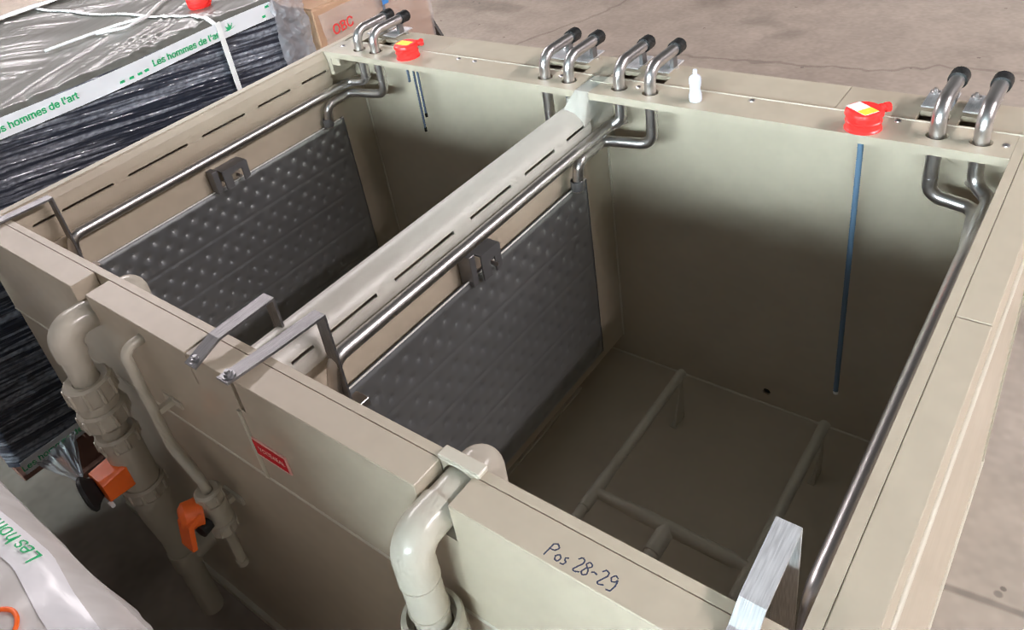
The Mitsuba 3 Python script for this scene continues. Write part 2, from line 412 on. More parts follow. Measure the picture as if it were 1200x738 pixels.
# back wall and the ledge with its pipe holes
back = mbox(-1.965, -0.085, 1.600, 1.615, FLOOR, 0.957) - mcyl(0.011, (-0.582, 1.58, 0.086), (-0.582, 1.64, 0.086))
part(tank, 'back_wall', tm(back), 'pp')
part(tank, 'drain_hole', cyl(0.0108, (-0.582, 1.608, 0.086), (-0.582, 1.6165, 0.086)), 'black', label='dark round drain hole low in the back wall')
part(tank, 'back_panel', box(X0, X1, 1.685, 1.70, 0.0225, 0.961), 'pp_gloss')
PX = [-1.838, -1.769, -1.151, -1.079, -0.937, -0.855, -0.255, -0.182]
HOLE_Y = 1.531
for x0, x1 in ((-1.926, -1.0362), (-0.9955, -0.1285)):
    led = mbox(x0, x1, 1.483, 1.5765, 0.958, RIM)
    for px in PX:
        if x0 < px < x1:
            led -= mcyl(0.0195, (px, HOLE_Y, 0.9), (px, HOLE_Y, 1.0), 32)
    part(tank, 'ledge', tm(led), 'pp')
part(tank, 'ledge_tab', box(-1.926, -1.889, 1.484, 1.50, 0.934, 0.9575, 0.001), 'pp')
part(tank, 'ledge_tab', box(-0.150, -0.1285, 1.560, 1.5995, 0.925, 0.9575, 0.001), 'pp_weld')
part(tank, 'corner_plate', box(-1.9548, -1.9265, 1.4835, 1.5765, 0.900, RIM, 0.001), 'pp')
part(tank, 'corner_plate', box(-0.128, -0.113, 1.5765, 1.60, 0.90, RIM, 0.001), 'pp')
for x0, x1 in ((-1.953, -1.567), (-1.5655, -1.0005), (-0.999, -0.4595), (-0.458, X1)):
    lid = mbox(x0, x1, 1.5785, Y1, 0.962, 0.9735)
    for px in PX:
        if x0 < px < x1:
            lid -= mbox(px - 0.052, px + 0.004, 1.589, 1.630, 0.95, 1.0)
    part(tank, 'ledge_lid', tm(lid), 'pp')
part(tank, 'lid_floor', box(-1.953, -0.07, 1.616, 1.684, 0.940, 0.946), 'pp')
part(tank, 'weld_seam', cat(box(-1.925, -1.037, 1.5755, 1.580, 0.970, 0.9775, 0.001), box(-0.995, -0.068, 1.5755, 1.580, 0.970, 0.9775, 0.001)), 'pp_weld', label='pale seam along the ledge')
part(tank, 'shim_plate', box(-1.026, -0.963, 1.542, 1.5745, 0.9765, 0.979, 0.0008), 'pp_weld')
for x, y in ((-1.918, 1.536), (-1.467, 1.561), (-1.407, 1.559), (-0.626, 1.563), (-0.332, 1.565), (-0.130 - 0.012, 1.530), (-1.115, 1.549), (-0.896, 1.549)):
    part(tank, 'screw', lathe([(0, 0.004), (0.003, 0.0038), (0.0062, 0.002), (0.0068, 0.0), (0, 0)], (x, y, RIM - 0.0004), n=18), 'steel', 30)
# floor rail, label plate and pencil marks
part(tank, 'floor_rail', cat(box(-1.086, -1.058, 0.50, 1.40, FLOOR, 0.047, 0.001), box(-1.086, -1.079, 0.50, 1.40, FLOOR, 0.066, 0.001)), 'pp_weld')
lab = part(tank, 'name_plate', box(-0.989, -0.8975, 0.3995, 0.4022, 0.800, 0.841, 0.0004), 'label_pink', label='red name plate with pink border and small white lettering')
part(lab, 'red_field', box(-0.985, -0.9015, 0.3990, 0.3997, 0.804, 0.837), 'red_label')
part(lab, 'lettering', text('YCCE6EAL', 0.0095, (-0.973, 0.39895, 0.817), (1, 0, 0), (0, 0, 1), 0.0004), 'label_pink')


def stroke(pts, r=0.0007):
    q = np.array(pts, float)
    return sweep(fillet([(a, b, 0) for a, b in q], 0.0012, 4), r, 6)


# handwriting on the rim beam: Pos 28-29, letter shapes as pen strokes in (along, across) millimetres
WR = {'P': [[(0, 0), (3, 16)], [(2, 15), (7, 17.5), (11, 14), (8, 9.5), (2.5, 9)]], 'o': [[(3, 8), (0, 5), (1, 1), (5, 0.5), (6.5, 5), (4, 8), (2, 7)]],
      's': [[(6, 9), (2.5, 8), (3, 5.5), (5.5, 4), (4, 0.5), (0, 0)]], '2': [[(0, 13), (3, 16.5), (7, 15), (7, 11), (0.5, 1), (3, -0.5), (8.5, 1.5)]],
      '8': [[(7, 14.5), (3.5, 16), (1, 12), (6, 8), (7.5, 3), (3.5, 0), (0.5, 3), (3, 8), (8, 12), (7, 15)]], '-': [[(0, 7), (3, 8.5), (7, 7.5)]],
      '9': [[(7, 14), (3, 16), (0, 12), (2, 8), (6, 9.5), (7.5, 14), (8, 6), (6, -1), (1, -1.5)]]}
x, marks = 0.0, []
for ch, adv in (('P', 12), ('o', 8), ('s', 15), ('2', 9), ('8', 10), ('-', 10), ('2', 11), ('9', 0)):
    for pts in WR[ch]:
        marks.append(stroke([((a + x) / 960, b / 900) for a, b in pts], 0.0009))
    x += adv
ink = cat(marks)
ink.vertices[:, 2] *= 0.25
ink.apply_transform(basis((-0.390, 0.4075, RIM + 0.0001), (0.9995, 0.03, 0), (-0.03, 0.9995, 0), (0, 0, 1)))
ink.apply_transform(np.eye(4))
part(tank, 'pen_writing', ink, 'ink', label='handwriting Pos 28-29 in dark pen')

# ------------------------------------------------------------------ heating panels: dimpled plate, two pipes, strap, hook
STEP = 0.0035


def pillow_plate(xf, y0, y1, z0, z1, side, th=0.007, ph=(0.0, 0.0)):
    ny, nz = int((y1 - y0) / STEP), int((z1 - z0) / STEP)
    Y, Z = np.meshgrid(np.linspace(y0, y1, ny), np.linspace(z0, z1, nz), indexing='ij')
    k = np.round((Z - 0.722 - ph[1]) / 0.031)
    d = np.full(Y.shape, 9.0)
    for dk in (-1, 0, 1):
        kk = k + dk
        zc = 0.722 + ph[1] + kk * 0.031
        off = 0.632 + ph[0] + 0.031 * kk * -1
        yc = off + np.round((Y - off) / 0.062) * 0.062
        seam = (kk % 4 == 1)
        dd = np.hypot(Y - yc, Z - zc)
        d = np.minimum(d, np.where(seam, np.abs(Z - zc) * 1.5 + 0.0095, dd))
    h = 0.0041 * (1 - np.exp(-(d / 0.0125) ** 2)) - 0.0026 * np.exp(-(d / 0.0042) ** 2)
    edge = np.minimum(np.minimum(Y - y0, y1 - Y), np.minimum(Z - z0, z1 - Z))
    h = h * np.clip(edge / 0.012, 0, 1)
    v = np.stack([xf + side * h, Y, Z], -1).reshape(-1, 3)
    i, j = np.meshgrid(np.arange(ny - 1), np.arange(nz - 1), indexing='ij')
    a = i * nz + j
    q = np.stack([a, a + nz, a + nz + 1, a + 1], -1).reshape(-1, 4)
    if side < 0: q = q[:, ::-1]
    f = np.vstack([q[:, [0, 1, 2]], q[:, [0, 2, 3]]])
    front = trimesh.Trimesh(v, f, process=False)
    back = box(*sorted((xf - side * th, xf - side * 0.0006)), y0, y1, z0, z1)
    return cat(front, back)


def heating_panel(label, wx, side, plate, p1, p2, run1, run2, down, straps, hook, ph=(0, 0)):
    t = thing('heating_panel', label, 'heating panel')
    xf, y0, y1, z0, z1 = plate
    pl = part(t, 'plate', pillow_plate(xf, y0, y1, z0, z1, side, ph=ph), 'pillow', True, label='dark dimpled pillow plate')
    part(pl, 'edge_strip', box(*sorted((xf - side * 0.0008, xf + side * 0.0022)), y0 - 0.001, y1 + 0.001, z1 - 0.0002, z1 + 0.0022), 'label_white')
    part(pl, 'edge_strip', box(*sorted((xf - side * 0.0075, xf + side * 0.0016)), y1 + 0.0002, y1 + 0.002, z0, z1), 'bracket_steel')
    TOP = 1.034
    for px, (rx, rz, path) in ((p1, run1), (p2, run2)):
        up = [(px, 1.668, TOP), (px, HOLE_Y, TOP), (px, HOLE_Y, rz)]
        pts = up + path
        pp_ = part(t, 'pipe', sweep(fillet(pts, [0, 0.035, 0.030] + [0.026] * (len(pts) - 3), 8), 0.0138, 22), 'steel', 40, label='bright stainless pipe')
        part(pp_, 'pipe_cap', lathe([(0, 0), (0.0175, 0), (0.0178, 0.004), (0.0178, 0.030), (0.016, 0.0335), (0, 0.0335)], (px, 1.655, TOP), (0, 1, 0)), 'black', 30, label='black end cap')
        part(pp_, 'pipe_collar', sweep([(px, HOLE_Y - 0.0, 0.885), (px, HOLE_Y, 0.8862)], 0.0146, 22), 'steel', 40)
        # carrier plate on the lid
        c = part(t, 'carrier_plate', box(px - 0.050, px + 0.004, 1.617, 1.698, 0.987, 0.9905, 0.0006), 'brushed_bright')
        part(c, 'spacer', cat(cyl(0.006, (px - 0.040, 1.684, 0.9735), (px - 0.040, 1.684, 0.987), 14), cyl(0.006, (px - 0.010, 1.684, 0.9735), (px - 0.010, 1.684, 0.987), 14)), 'steel')
        part(c, 'saddle', cat(box(px - 0.005, px + 0.005, 1.640, 1.660, 0.9905, TOP - 0.0125)), 'brushed')
        bolt(c, px - 0.040, 1.684, 0.9915, 0.0062, 0.005)
    # hanger strap over the front rim
    yz, x0, x1 = straps
    s = part(t, 'hanger_strap', strap(yz, x0, x1, 0.0045), 'brushed_bright' if wx > -0.5 else 'brushed', label='flat stainless strap bent over the front rim')
    by, bz = yz[0][0] + 0.013, yz[0][1] + 0.0022
    bolt(s, (x0 + x1) / 2, by, bz, 0.0072, 0.006, 'bracket_steel')
    ly, lz = yz[-1]
    part(s, 'clamp_tab', box(x0 + 0.004, x1 + 0.010, ly + 0.003, ly + 0.030, lz - 0.022, lz - 0.004, 0.001), 'steel')
    if hook:
        hx, hy0, hy1, hz0, hz1 = hook
        P = Polygon([(hy0, hz0), (hy0, hz1), (hy1 - 0.004, hz1), (hy1, hz1 - 0.004), (hy1 - 0.002, hz0 + 0.004), (hy1 - 0.022, hz0), (hy1 - 0.022, hz0 + 0.040), (hy0 + 0.026, hz0 + 0.036), (hy0 + 0.026, hz0)])
        h = part(t, 'hook', prism(P, hx - 0.004, hx, 'x'), 'bracket_steel', label='notched dark steel hook')
        part(h, 'hook_flange', box(*sorted((wx + side * 0.002, hx)), hy0, hy1 - 0.004, hz1 - 0.0035, hz1 + 0.0006), 'bracket_steel')
        part(h, 'hook_foot', box(*sorted((wx + side * 0.002, hx - 0.012)), hy0 - 0.024, hy0 - 0.006, hz0 - 0.006, hz1 + 0.006, 0.001), 'bracket_steel')
        part(h, 'hook_pin', cyl(0.0055, (hx - 0.010, (hy0 + hy1) / 2 + 0.006, hz0 + 0.022), (hx + 0.006, (hy0 + hy1) / 2 + 0.006, hz0 + 0.022), 12), 'steel')
    # union where the short pipe enters the plate
    dx, dy = down
    part(t, 'union', lathe([(0.0138, 0.026), (0.0162, 0.026), (0.0166, 0.021), (0.0166, 0.006), (0.015, 0.0), (0.0138, 0)], (dx, dy, z1 + 0.002)), 'bracket_steel', 30)
    return t


LA = -1.915
heating_panel('dimpled dark heating plate with pipes along the far left wall of the tank', -1.9495, 1, (-1.9375, 0.60, 1.478, 0.18, 0.754), PX[0], PX[1],
              (LA, 0.872, [(LA, HOLE_Y - 0.012, 0.864), (LA, 0.570, 0.861), (LA - 0.012, 0.556, 0.76)]),
              (-1.925, 0.838, [(-1.922, HOLE_Y - 0.02, 0.829), (-1.922, 1.420, 0.824), (-1.930, 1.412, 0.752)]), (-1.930, 1.412),
              ([(0.386, 0.984), (0.445, 0.983), (0.5655, 0.978), (0.566, 0.775)], -1.925, -1.897), (-1.905, 0.997, 1.082, 0.758, 0.815))
heating_panel('heating plate hung on the far side of the divider, its strap and pipe ends showing', -1.102, -1, (-1.118, 0.60, 1.44, 0.18, 0.754), PX[2], PX[3],
              (-1.135, 0.838, [(-1.140, HOLE_Y - 0.012, 0.835), (-1.140, 0.66, 0.83), (-1.125, 0.64, 0.75)]),
              (-1.135, 0.800, [(-1.127, HOLE_Y - 0.02, 0.795), (-1.127, 1.400, 0.795), (-1.121, 1.392, 0.752)]), (-1.121, 1.392),
              ([(0.383, 0.981), (0.438, 1.000), (0.550, 1.001), (0.5515, 0.775)], -1.066, -1.038), None)
heating_panel('dimpled dark heating plate with pipes on the right side of the divider', -1.026, 1, (-1.001, 0.60, 1.445, 0.18, 0.757), PX[4], PX[5],
              (-0.965, 0.890, [(-0.966, HOLE_Y - 0.014, 0.876), (-0.966, 0.580, 0.873), (-0.982, 0.562, 0.76)]),
              (-0.985, 0.840, [(-0.985, HOLE_Y - 0.02, 0.835), (-0.985, 1.400, 0.833), (-0.989, 1.390, 0.755)]), (-0.989, 1.390),
              ([(0.384, 0.990), (0.478, 0.982), (0.579, 0.977), (0.5775, 0.775)], -0.9765, -0.9485), (-0.975, 0.997, 1.062, 0.752, 0.817), (0.0, 0.002))
heating_panel('heating plate on the right wall, its thick pipe running under the right rim', -0.128, -1, (-0.136, 0.60, 1.44, 0.18, 0.754), PX[7], PX[6],
              (-0.147, 0.890, [(-0.1475, HOLE_Y - 0.03, 0.874), (-0.1475, 0.585, 0.871), (-0.1475, 0.562, 0.76)]),
              (-0.165, 0.845, [(-0.170, HOLE_Y, 0.832), (-0.158, 1.41, 0.826), (-0.154, 1.400, 0.755)]), (-0.154, 1.40),
              ([(0.385, 0.981), (0.436, 0.985), (0.460, 1.000), (0.553, 1.013), (0.555, 0.775)], -0.1865, -0.1585), None)


# ------------------------------------------------------------------ pipes and valves on the front
def nut(parent, x, y, z0, z1, r, mat='pvc_grey', lugs=10, name='union_nut', bore=0.027):
    m = [lathe([(bore, z1 - z0 - 0.012), (bore, z1 - z0 - 0.004), (r - 0.005, z1 - z0), (r, z1 - z0 - 0.005), (r, 0.006), (r - 0.005, 0), (bore, 0)], (x, y, z0))]
    for k in range(lugs):
        a = 2 * math.pi * k / lugs
        c, s = math.cos(a), math.sin(a)
        m.append(cyl(r * 0.09, (x + (r - 0.0008) * c, y + (r - 0.0008) * s, z0 + 0.006), (x + (r - 0.0008) * c, y + (r - 0.0008) * s, z1 - 0.006), 8))
    return part(parent, name, cat(m), mat, 30)


pl = thing('suction_pipe', 'beige suction pipe bent over the rim at the left bay with an orange-handled ball valve', 'pipe')
LX, LY = -1.452, 0.337
part(pl, 'elbow_pipe', sweep(fillet([(LX, LY, 0.735), (LX, LY, 0.925), (LX, 0.490, 0.925), (LX, 0.490, 0.52)], 0.055, 12), 0.0252, 28), 'pvc', 40)
for z in (0.868,):
    part(pl, 'socket', sweep(fillet([(LX, LY, z), (LX, LY, 0.925), (LX, 0.400, 0.925)], 0.055, 12), 0.0290, 28), 'pvc', 40)
part(pl, 'socket', sweep(fillet([(LX, 0.468, 0.925), (LX, 0.490, 0.925), (LX, 0.490, 0.83)], 0.045, 12), 0.0290, 28), 'pvc', 40, label='rounded elbow inside the bay')
nut(pl, LX, LY, 0.757, 0.808, 0.046)
part(pl, 'check_valve', lathe([(0.026, 0.085), (0.036, 0.085), (0.039, 0.075), (0.039, 0.02), (0.036, 0.0), (0.026, 0.0)], (LX, LY, 0.690)), 'pvc_grey', 30)
nut(pl, LX, LY, 0.694, 0.738, 0.0475)
part(pl, 'lower_pipe', cyl(0.0265, (LX, LY, 0.05), (LX, LY, 0.68)), 'pvc_grey', 40)
nut(pl, LX, LY, 0.626, 0.664, 0.042)
vb = part(pl, 'valve_body', lathe([(0.026, 0.115), (0.036, 0.115), (0.038, 0.105), (0.038, 0.01), (0.036, 0.0), (0.026, 0.0)], (LX, LY, 0.511)), 'pvc_grey', 30)
nut(pl, LX, LY, 0.476, 0.512, 0.044)
part(pl, 'reducer', lathe([(0.026, 0.20), (0.040, 0.20), (0.039, 0.14), (0.029, 0.05), (0.029, 0.0), (0.026, 0.0)], (LX, LY, 0.275)), 'pvc_grey', 30)
part(pl, 'tee_foot', cat(cyl(0.032, (LX, LY, 0.22), (LX, LY, 0.275)), cyl(0.028, (LX, LY, 0.245), (LX, 0.404, 0.245))), 'pvc_grey', 40)
hd = part(pl, 'valve_handle', tm(mbox(-0.031, 0.031, -0.031, 0.031, 0, 0.055).translate((0, 0, 0)) ^ m3.Manifold.cylinder(0.08, 0.041, 0.036, 32)).apply_transform(basis((LX, LY - 0.022, 0.566), (1, 0, 0), (0, 0, 1), (0, -1, 0))), 'orange', 30, label='orange valve handle')
part(hd, 'valve_knob', lathe([(0, 0.03), (0.034, 0.030), (0.040, 0.026), (0.040, 0.020), (0.030, 0.012), (0.022, 0.0), (0, 0)], (LX - 0.006, LY - 0.076, 0.563), (-0.3, -1, -0.1)), 'black', 30, label='black knob')
part(hd, 'valve_tag', box(LX + 0.02, LX + 0.034, LY - 0.082, LY - 0.074, 0.530, 0.538), 'label_white')

dp = thing('sampling_pipe', 'thin beige pipe pair with a small orange lever valve in front of the tank', 'pipe')
part(dp, 'thin_pipe', sweep(fillet([(-1.25, 0.404, 0.945), (-1.25, 0.362, 0.945), (-1.25, 0.362, 0.70), (-1.178, 0.360, 0.650), (-1.175, 0.360, 0.420)], 0.022, 8), 0.0098, 18), 'pvc_grey', 40)
part(dp, 'thin_pipe', sweep(fillet([(-1.252, 0.364, 0.712), (-1.240, 0.372, 0.66), (-1.206, 0.372, 0.60), (-1.204, 0.372, 0.435)], 0.02, 6), 0.0085, 16), 'pvc_grey', 40)
for z in (0.785, 0.56):
    part(dp, 'pipe_clip', cat(box(-1.256 + (0.07 if z < 0.6 else 0), -1.244 + (0.07 if z < 0.6 else 0), 0.369, 0.404, z, z + 0.012), box(-1.28 + (0.07 if z < 0.6 else 0), -1.22 + (0.07 if z < 0.6 else 0), 0.399, 0.4045, z - 0.003, z + 0.015)), 'pp_weld')
nut(dp, -1.176, 0.360, 0.600, 0.632, 0.026, lugs=8, bore=0.0105)
part(dp, 'valve_body', lathe([(0.0105, 0.055), (0.0235, 0.055), (0.025, 0.05), (0.025, 0.005), (0.022, 0), (0.0105, 0)], (-1.176, 0.360, 0.545)), 'pvc_grey', 30)
nut(dp, -1.176, 0.360, 0.515, 0.546, 0.0265, lugs=8, bore=0.0105)
lv = part(dp, 'lever', cat(lathe([(0, 0.040), (0.018, 0.040), (0.027, 0.032), (0.029, 0.0), (0, 0)], (-1.182, 0.336, 0.592), (-0.35, -1, 0.25)),
                           strap([(0.326, 0.606), (0.300, 0.598), (0.288, 0.545)], -1.196, -1.158, 0.010)), 'orange', 30, label='orange lever')
part(lv, 'lever_hub', cyl(0.013, (-1.165, 0.334, 0.572), (-1.160, 0.312, 0.572)), 'black', 30)
part(dp, 'pipe_end', cyl(0.0118, (-1.175, 0.36, 0.408), (-1.175, 0.36, 0.4215)), 'pvc_grey', 30)

pr = thing('overflow_pipe', 'beige suction pipe bent over the front rim at the right bay beside the pen writing', 'pipe')
RX, RY = -0.555, 0.350
part(pr, 'elbow_pipe', sweep(fillet([(RX, RY, 0.40), (RX, RY, 0.945), (RX, 0.497, 0.945), (RX, 0.497, 0.45)], 0.045, 12), 0.0250, 28), 'pvc', 40)
part(pr, 'socket', sweep(fillet([(RX, RY, 0.877), (RX, RY, 0.945), (RX, 0.410, 0.945)], 0.045, 12), 0.0276, 28), 'pvc', 40)
part(pr, 'socket', sweep([(RX, RY, 0.812), (RX, RY, 0.852), (RX, RY, 0.880)], [0.0262, 0.0262, 0.0262], 28), 'pvc', 40)
part(pr, 'socket', sweep(fillet([(RX, 0.468, 0.940), (RX, 0.497, 0.940), (RX, 0.497, 0.80)], 0.044, 12), 0.0285, 28), 'pvc', 40, label='rounded elbow inside the bay')
for z in (0.8755, 0.812):
    part(pr, 'joint_ring', lathe([(0.0262, 0), (0.0281, 0), (0.0281, 0.0014), (0.0262, 0.0014)], (RX, RY, z)), 'pvc_grey', 30)
part(pr, 'union_collar', cat(lathe([(0.0268, 0.012), (0.034, 0.012), (0.034, 0.030), (0.040, 0.030), (0.043, 0.024), (0.043, 0.0), (0.0268, 0.0)], (RX, RY, 0.765))), 'pvc', 30)
nut(pr, RX, RY, 0.700, 0.764, 0.0435, 'pvc')

# ------------------------------------------------------------------ air pipes on the bottom of the right bay
sp = thing('sparger', 'grey air pipe grid on small feet at the bottom of the right bay', 'pipe grid')
for x, ya, yb in ((-0.757, 0.56, 1.452), (-0.384, 0.56, 1.455)):
    part(sp, 'air_pipe', sweep([(x, ya, 0.202), (x, yb, 0.202)], 0.0125, 18), 'pvc_grey', 40)
    f = part(sp, 'foot', prism([(1.395, FLOOR), (1.448, FLOOR), (1.448, 0.192), (1.440, 0.192)], x - 0.003, x + 0.003, 'x'), 'pvc_grey')
    part(f, 'foot_base', box(x - 0.014, x + 0.004, 1.395, 1.45, FLOOR, FLOOR + 0.004), 'pvc_grey')
    part(sp, 'foot', box(x - 0.003, x + 0.003, 0.58, 0.64, FLOOR, 0.192), 'pvc_grey')
part(sp, 'cross_pipe', sweep([(-0.757, 1.002, 0.202), (-0.680, 1.002, 0.202), (-0.672, 1.002, 0.202), (-0.42, 1.002, 0.202), (-0.412, 1.002, 0.202), (-0.384, 1.002, 0.202)], [0.0125, 0.0125, 0.0165, 0.0165, 0.0125, 0.0125], 20), 'pvc_grey', 40)
part(sp, 'riser', sweep([(-0.570, 1.002, 0.202), (-0.570, 0.90, 0.202), (-0.570, 0.56, 0.202)], 0.0165, 20), 'pvc_grey', 40)
part(sp, 'sleeve', sweep([(-0.757, 0.95, 0.202), (-0.757, 1.05, 0.202)], 0.0145, 20), 'pvc_grey', 40)
part(sp, 'sleeve', sweep([(-0.570, 0.925, 0.202), (-0.570, 0.985, 0.202)], 0.0195, 20), 'pvc_grey', 40)


# ------------------------------------------------------------------ level sensors and bottle
def sensor(label, x, y, sticker_mat):
    t = thing('level_sensor', label, 'level sensor')
    h = part(t, 'sensor_head', lathe([(0, 0.042), (0.030, 0.042), (0.0345, 0.039), (0.036, 0.034), (0.036, 0.031), (0.0325, 0.029), (0.0325, 0.020), (0.034, 0.0185), (0.034, 0.0165), (0.0325, 0.015), (0.0325, 0.005), (0.035, 0.002), (0.035, 0), (0, 0)], (x, y, RIM + 0.0003), n=40), 'red', 30, label='red round head')
    part(h, 'cable_gland', cat(cyl(0.0085, (x + 0.022, y + 0.022, RIM + 0.036), (x + 0.038, y + 0.034, RIM + 0.036)), cyl(0.011, (x + 0.030, y + 0.028, RIM + 0.036), (x + 0.036, y + 0.0325, RIM + 0.036), 6)), 'red', 30)
    return t, h


t, h = sensor('red level sensor with white and yellow sticker and long blue tube in the right bay', -0.383, 1.517, None)
st = box(-0.027, 0.027, -0.016, 0.016, 0, 0.0006); st.apply_transform(basis((-0.386, 1.513, RIM + 0.0423), (0.83, -0.55, 0), (0.55, 0.83, 0), (0, 0, 1)))
part(h, 'sticker', st, 'label_white')
st = box(0.005, 0.026, -0.0155, 0.0155, 0, 0.0006); st.apply_transform(basis((-0.386, 1.513, RIM + 0.0428), (0.83, -0.55, 0), (0.55, 0.83, 0), (0, 0, 1)))
part(h, 'sticker_field', st, 'label_yellow')
st = text('100', 0.006, (0, 0, 0), (1, 0, 0), (0, 1, 0), 0.0004); st.apply_transform(basis((-0.386 + 0.83 * 0.009, 1.513 - 0.55 * 0.009, RIM + 0.0436), (0.83, -0.55, 0), (0.55, 0.83, 0), (0, 0, 1)))
part(t, 'probe_tube', cyl(0.0058, (-0.388, 1.535, 0.242), (-0.388, 1.535, 0.9575)), 'blue_tube', 40, label='long blue grey tube')
part(t, 'probe_tip', cyl(0.0062, (-0.388, 1.535, 0.234), (-0.388, 1.535, 0.2418)), 'label_white', 40)
t, h = sensor('round red level sensor with two thin rods above the left bay', -1.632, 1.530, None)
st = box(-0.022, 0.022, -0.014, 0.014, 0, 0.0006); st.apply_transform(basis((-1.634, 1.528, RIM + 0.0423), (1, 0, 0), (0, 1, 0), (0, 0, 1)))
part(h, 'sticker', st, 'label_yellow')
part(t, 'probe_rod', cyl(0.0034, (-1.646, 1.550, 0.728), (-1.646, 1.550, 0.9575), 14), 'grey_rod', 40)
part(t, 'probe_rod', cyl(0.0034, (-1.632, 1.552, 0.778), (-1.632, 1.552, 0.9575), 14), 'grey_rod', 40)
part(t, 'probe_stub', cyl(0.004, (-1.668, 1.548, 0.885), (-1.668, 1.548, 0.9575), 14), 'grey_rod', 40)
part(t, 'probe_tip', cyl(0.0042, (-1.646, 1.550, 0.722), (-1.646, 1.550, 0.735), 14), 'black', 40)
part(t, 'probe_tip', cyl(0.0042, (-1.632, 1.552, 0.772), (-1.632, 1.552, 0.785), 14), 'black', 40)

bt = thing('bottle', 'small white plastic bottle standing on the ledge behind the right bay', 'bottle')
part(bt, 'body', lathe([(0, 0.066), (0.005, 0.066), (0.0055, 0.063), (0.009, 0.061), (0.0125, 0.057), (0.0135, 0.052), (0.0132, 0.042), (0.0115, 0.034), (0.0115, 0.026), (0.0135, 0.018), (0.0142, 0.008), (0.0135, 0.001), (0.012, 0), (0, 0)], (-0.739, 1.524, RIM + 0.0002), n=36), 'bottle_white', 40)
part(bt, 'bottle_neck', lathe([(0, 0.011), (0.0035, 0.011), (0.0048, 0.0095), (0.0048, 0.0), (0, 0)], (-0.739, 1.524, RIM + 0.0645)), 'bottle_white', 30)


# ------------------------------------------------------------------ wrapped pallets and boxes
def grid(fn, nu, nv):
    """A surface from fn(u, v) on the unit square (arrays in, (n, m, 3) out)."""
    U, V = np.meshgrid(np.linspace(0, 1, nu), np.linspace(0, 1, nv), indexing='ij')
    v = fn(U, V).reshape(-1, 3)
    i, j = np.meshgrid(np.arange(nu - 1), np.arange(nv - 1), indexing='ij')
    a = i * nv + j
    q = np.stack([a, a + nv, a + nv + 1, a + 1], -1).reshape(-1, 4)
    return trimesh.Trimesh(v, np.vstack([q[:, [0, 1, 2]], q[:, [0, 2, 3]]]), process=False)


def N(a, b, c=0.0, seed=0):
    a, b = np.broadcast_arrays(np.asarray(a, float), np.asarray(b, float))
    return meshkit.noise(np.stack([a, b, np.full(a.shape, float(c))], -1), seed)


SX0, SX1, SY0, SY1, SZ0, SZ1 = -3.28, -2.205, 0.235, 1.555, 0.175, 1.10
st = thing('wrapped_stack', 'tall pallet stack in dark stretch film with white printed tape left of the tank', 'wrapped pallet')
part(st, 'load', box(SX0 + 0.02, SX1 - 0.02, SY0 + 0.02, SY1 - 0.02, SZ0, SZ1 - 0.02, 0.03), 'panel_dark')


def side_film(U, V):
    Y, Z = SY0 + (SY1 - SY0) * U, SZ0 + (SZ1 - SZ0) * V
    k = N(Y * 3.2 + Z * 0.8, Z * 185 + Y * 26, 0, 1) * 0.0032 + N(Y * 14 + Z * 3, Z * 300 + Y * 50, 0, 2) * 0.0022
    k += np.maximum(0, N(Y * 26, Z * 5, 0, 3) - 0.70) * 0.028 * (N(Y * 4, Z * 2.0, 0, 4) > 0.45)
    k += 0.010 * (N(Y * 4, Z * 4, 0, 5) - 0.5) + 0.0022 * N(Y * 70, Z * 70, 0, 8)
    rnd = 0.03 * ((1 - np.clip(np.minimum(Y - SY0, SY1 - Y) / 0.03, 0, 1)) ** 2)
    return np.stack([SX1 - 0.008 + k - rnd, Y, Z], -1)


part(st, 'side_film', grid(side_film, 300, 760), 'film_side', True, label='dark crinkled stretch film')


def front_film(U, V):
    X, Z = SX0 + (SX1 - 0.038 - SX0) * U, SZ0 + (SZ1 - SZ0) * V
    k = N(X * 3.2, Z * 70 + X * 12, 0, 6) * 0.006
    return np.stack([X + 0.0, SY0 - k + 0.008, Z], -1)


part(st, 'side_film', grid(front_film, 120, 200), 'film_side', True)
part(st, 'side_film', grid(lambda U, V: np.stack([SX1 - 0.038 - (SX1 - 0.038 - SX0) * U, SY1 - 0.008 + 0.006 * N(U * 3, V * 70 + U * 9, 0, 7), SZ0 + (SZ1 - SZ0) * V], -1), 80, 160), 'film_side', True)


def top_film(U, V):
    X, Y = SX0 + (SX1 - SX0) * U, SY0 + (SY1 - SY0) * V
    e = np.minimum(np.minimum(X - SX0, SX1 - X), np.minimum(Y - SY0, SY1 - Y))
    k = 0.012 * N(X * 6, Y * 6, 0, 11) + 0.010 * N(X * 2.2, Y * 2.2, 0, 12)
    # folds fanning out in a few directions
    for s, (a, f, amp) in enumerate(((0.5, 46, 0.0075), (2.3, 30, 0.006), (1.25, 24, 0.006))):
        w = X * math.cos(a) + Y * math.sin(a)
        u = -X * math.sin(a) + Y * math.cos(a)
        k += amp * np.abs(N(w * f, u * 2.2, 0, 20 + s) - 0.5) * 2 * np.clip(3 * N(X * 2.6 + s * 5, Y * 2.6, 0, 30 + s) - 1.1, 0, 1)
    Zt = SZ1 - 0.004 + k - 0.03 * (1 - np.clip(e / 0.035, 0, 1)) ** 2
    return np.stack([X, Y, Zt], -1)


part(st, 'top_film', grid(top_film, 220, 260), 'film_top', True, label='grey crumpled film over the top')


def top_z(x, y):
    u = np.array([[(x - SX0) / (SX1 - SX0)]]); v = np.array([[(y - SY0) / (SY1 - SY0)]])
    return float(top_film(u, v)[0, 0, 2])


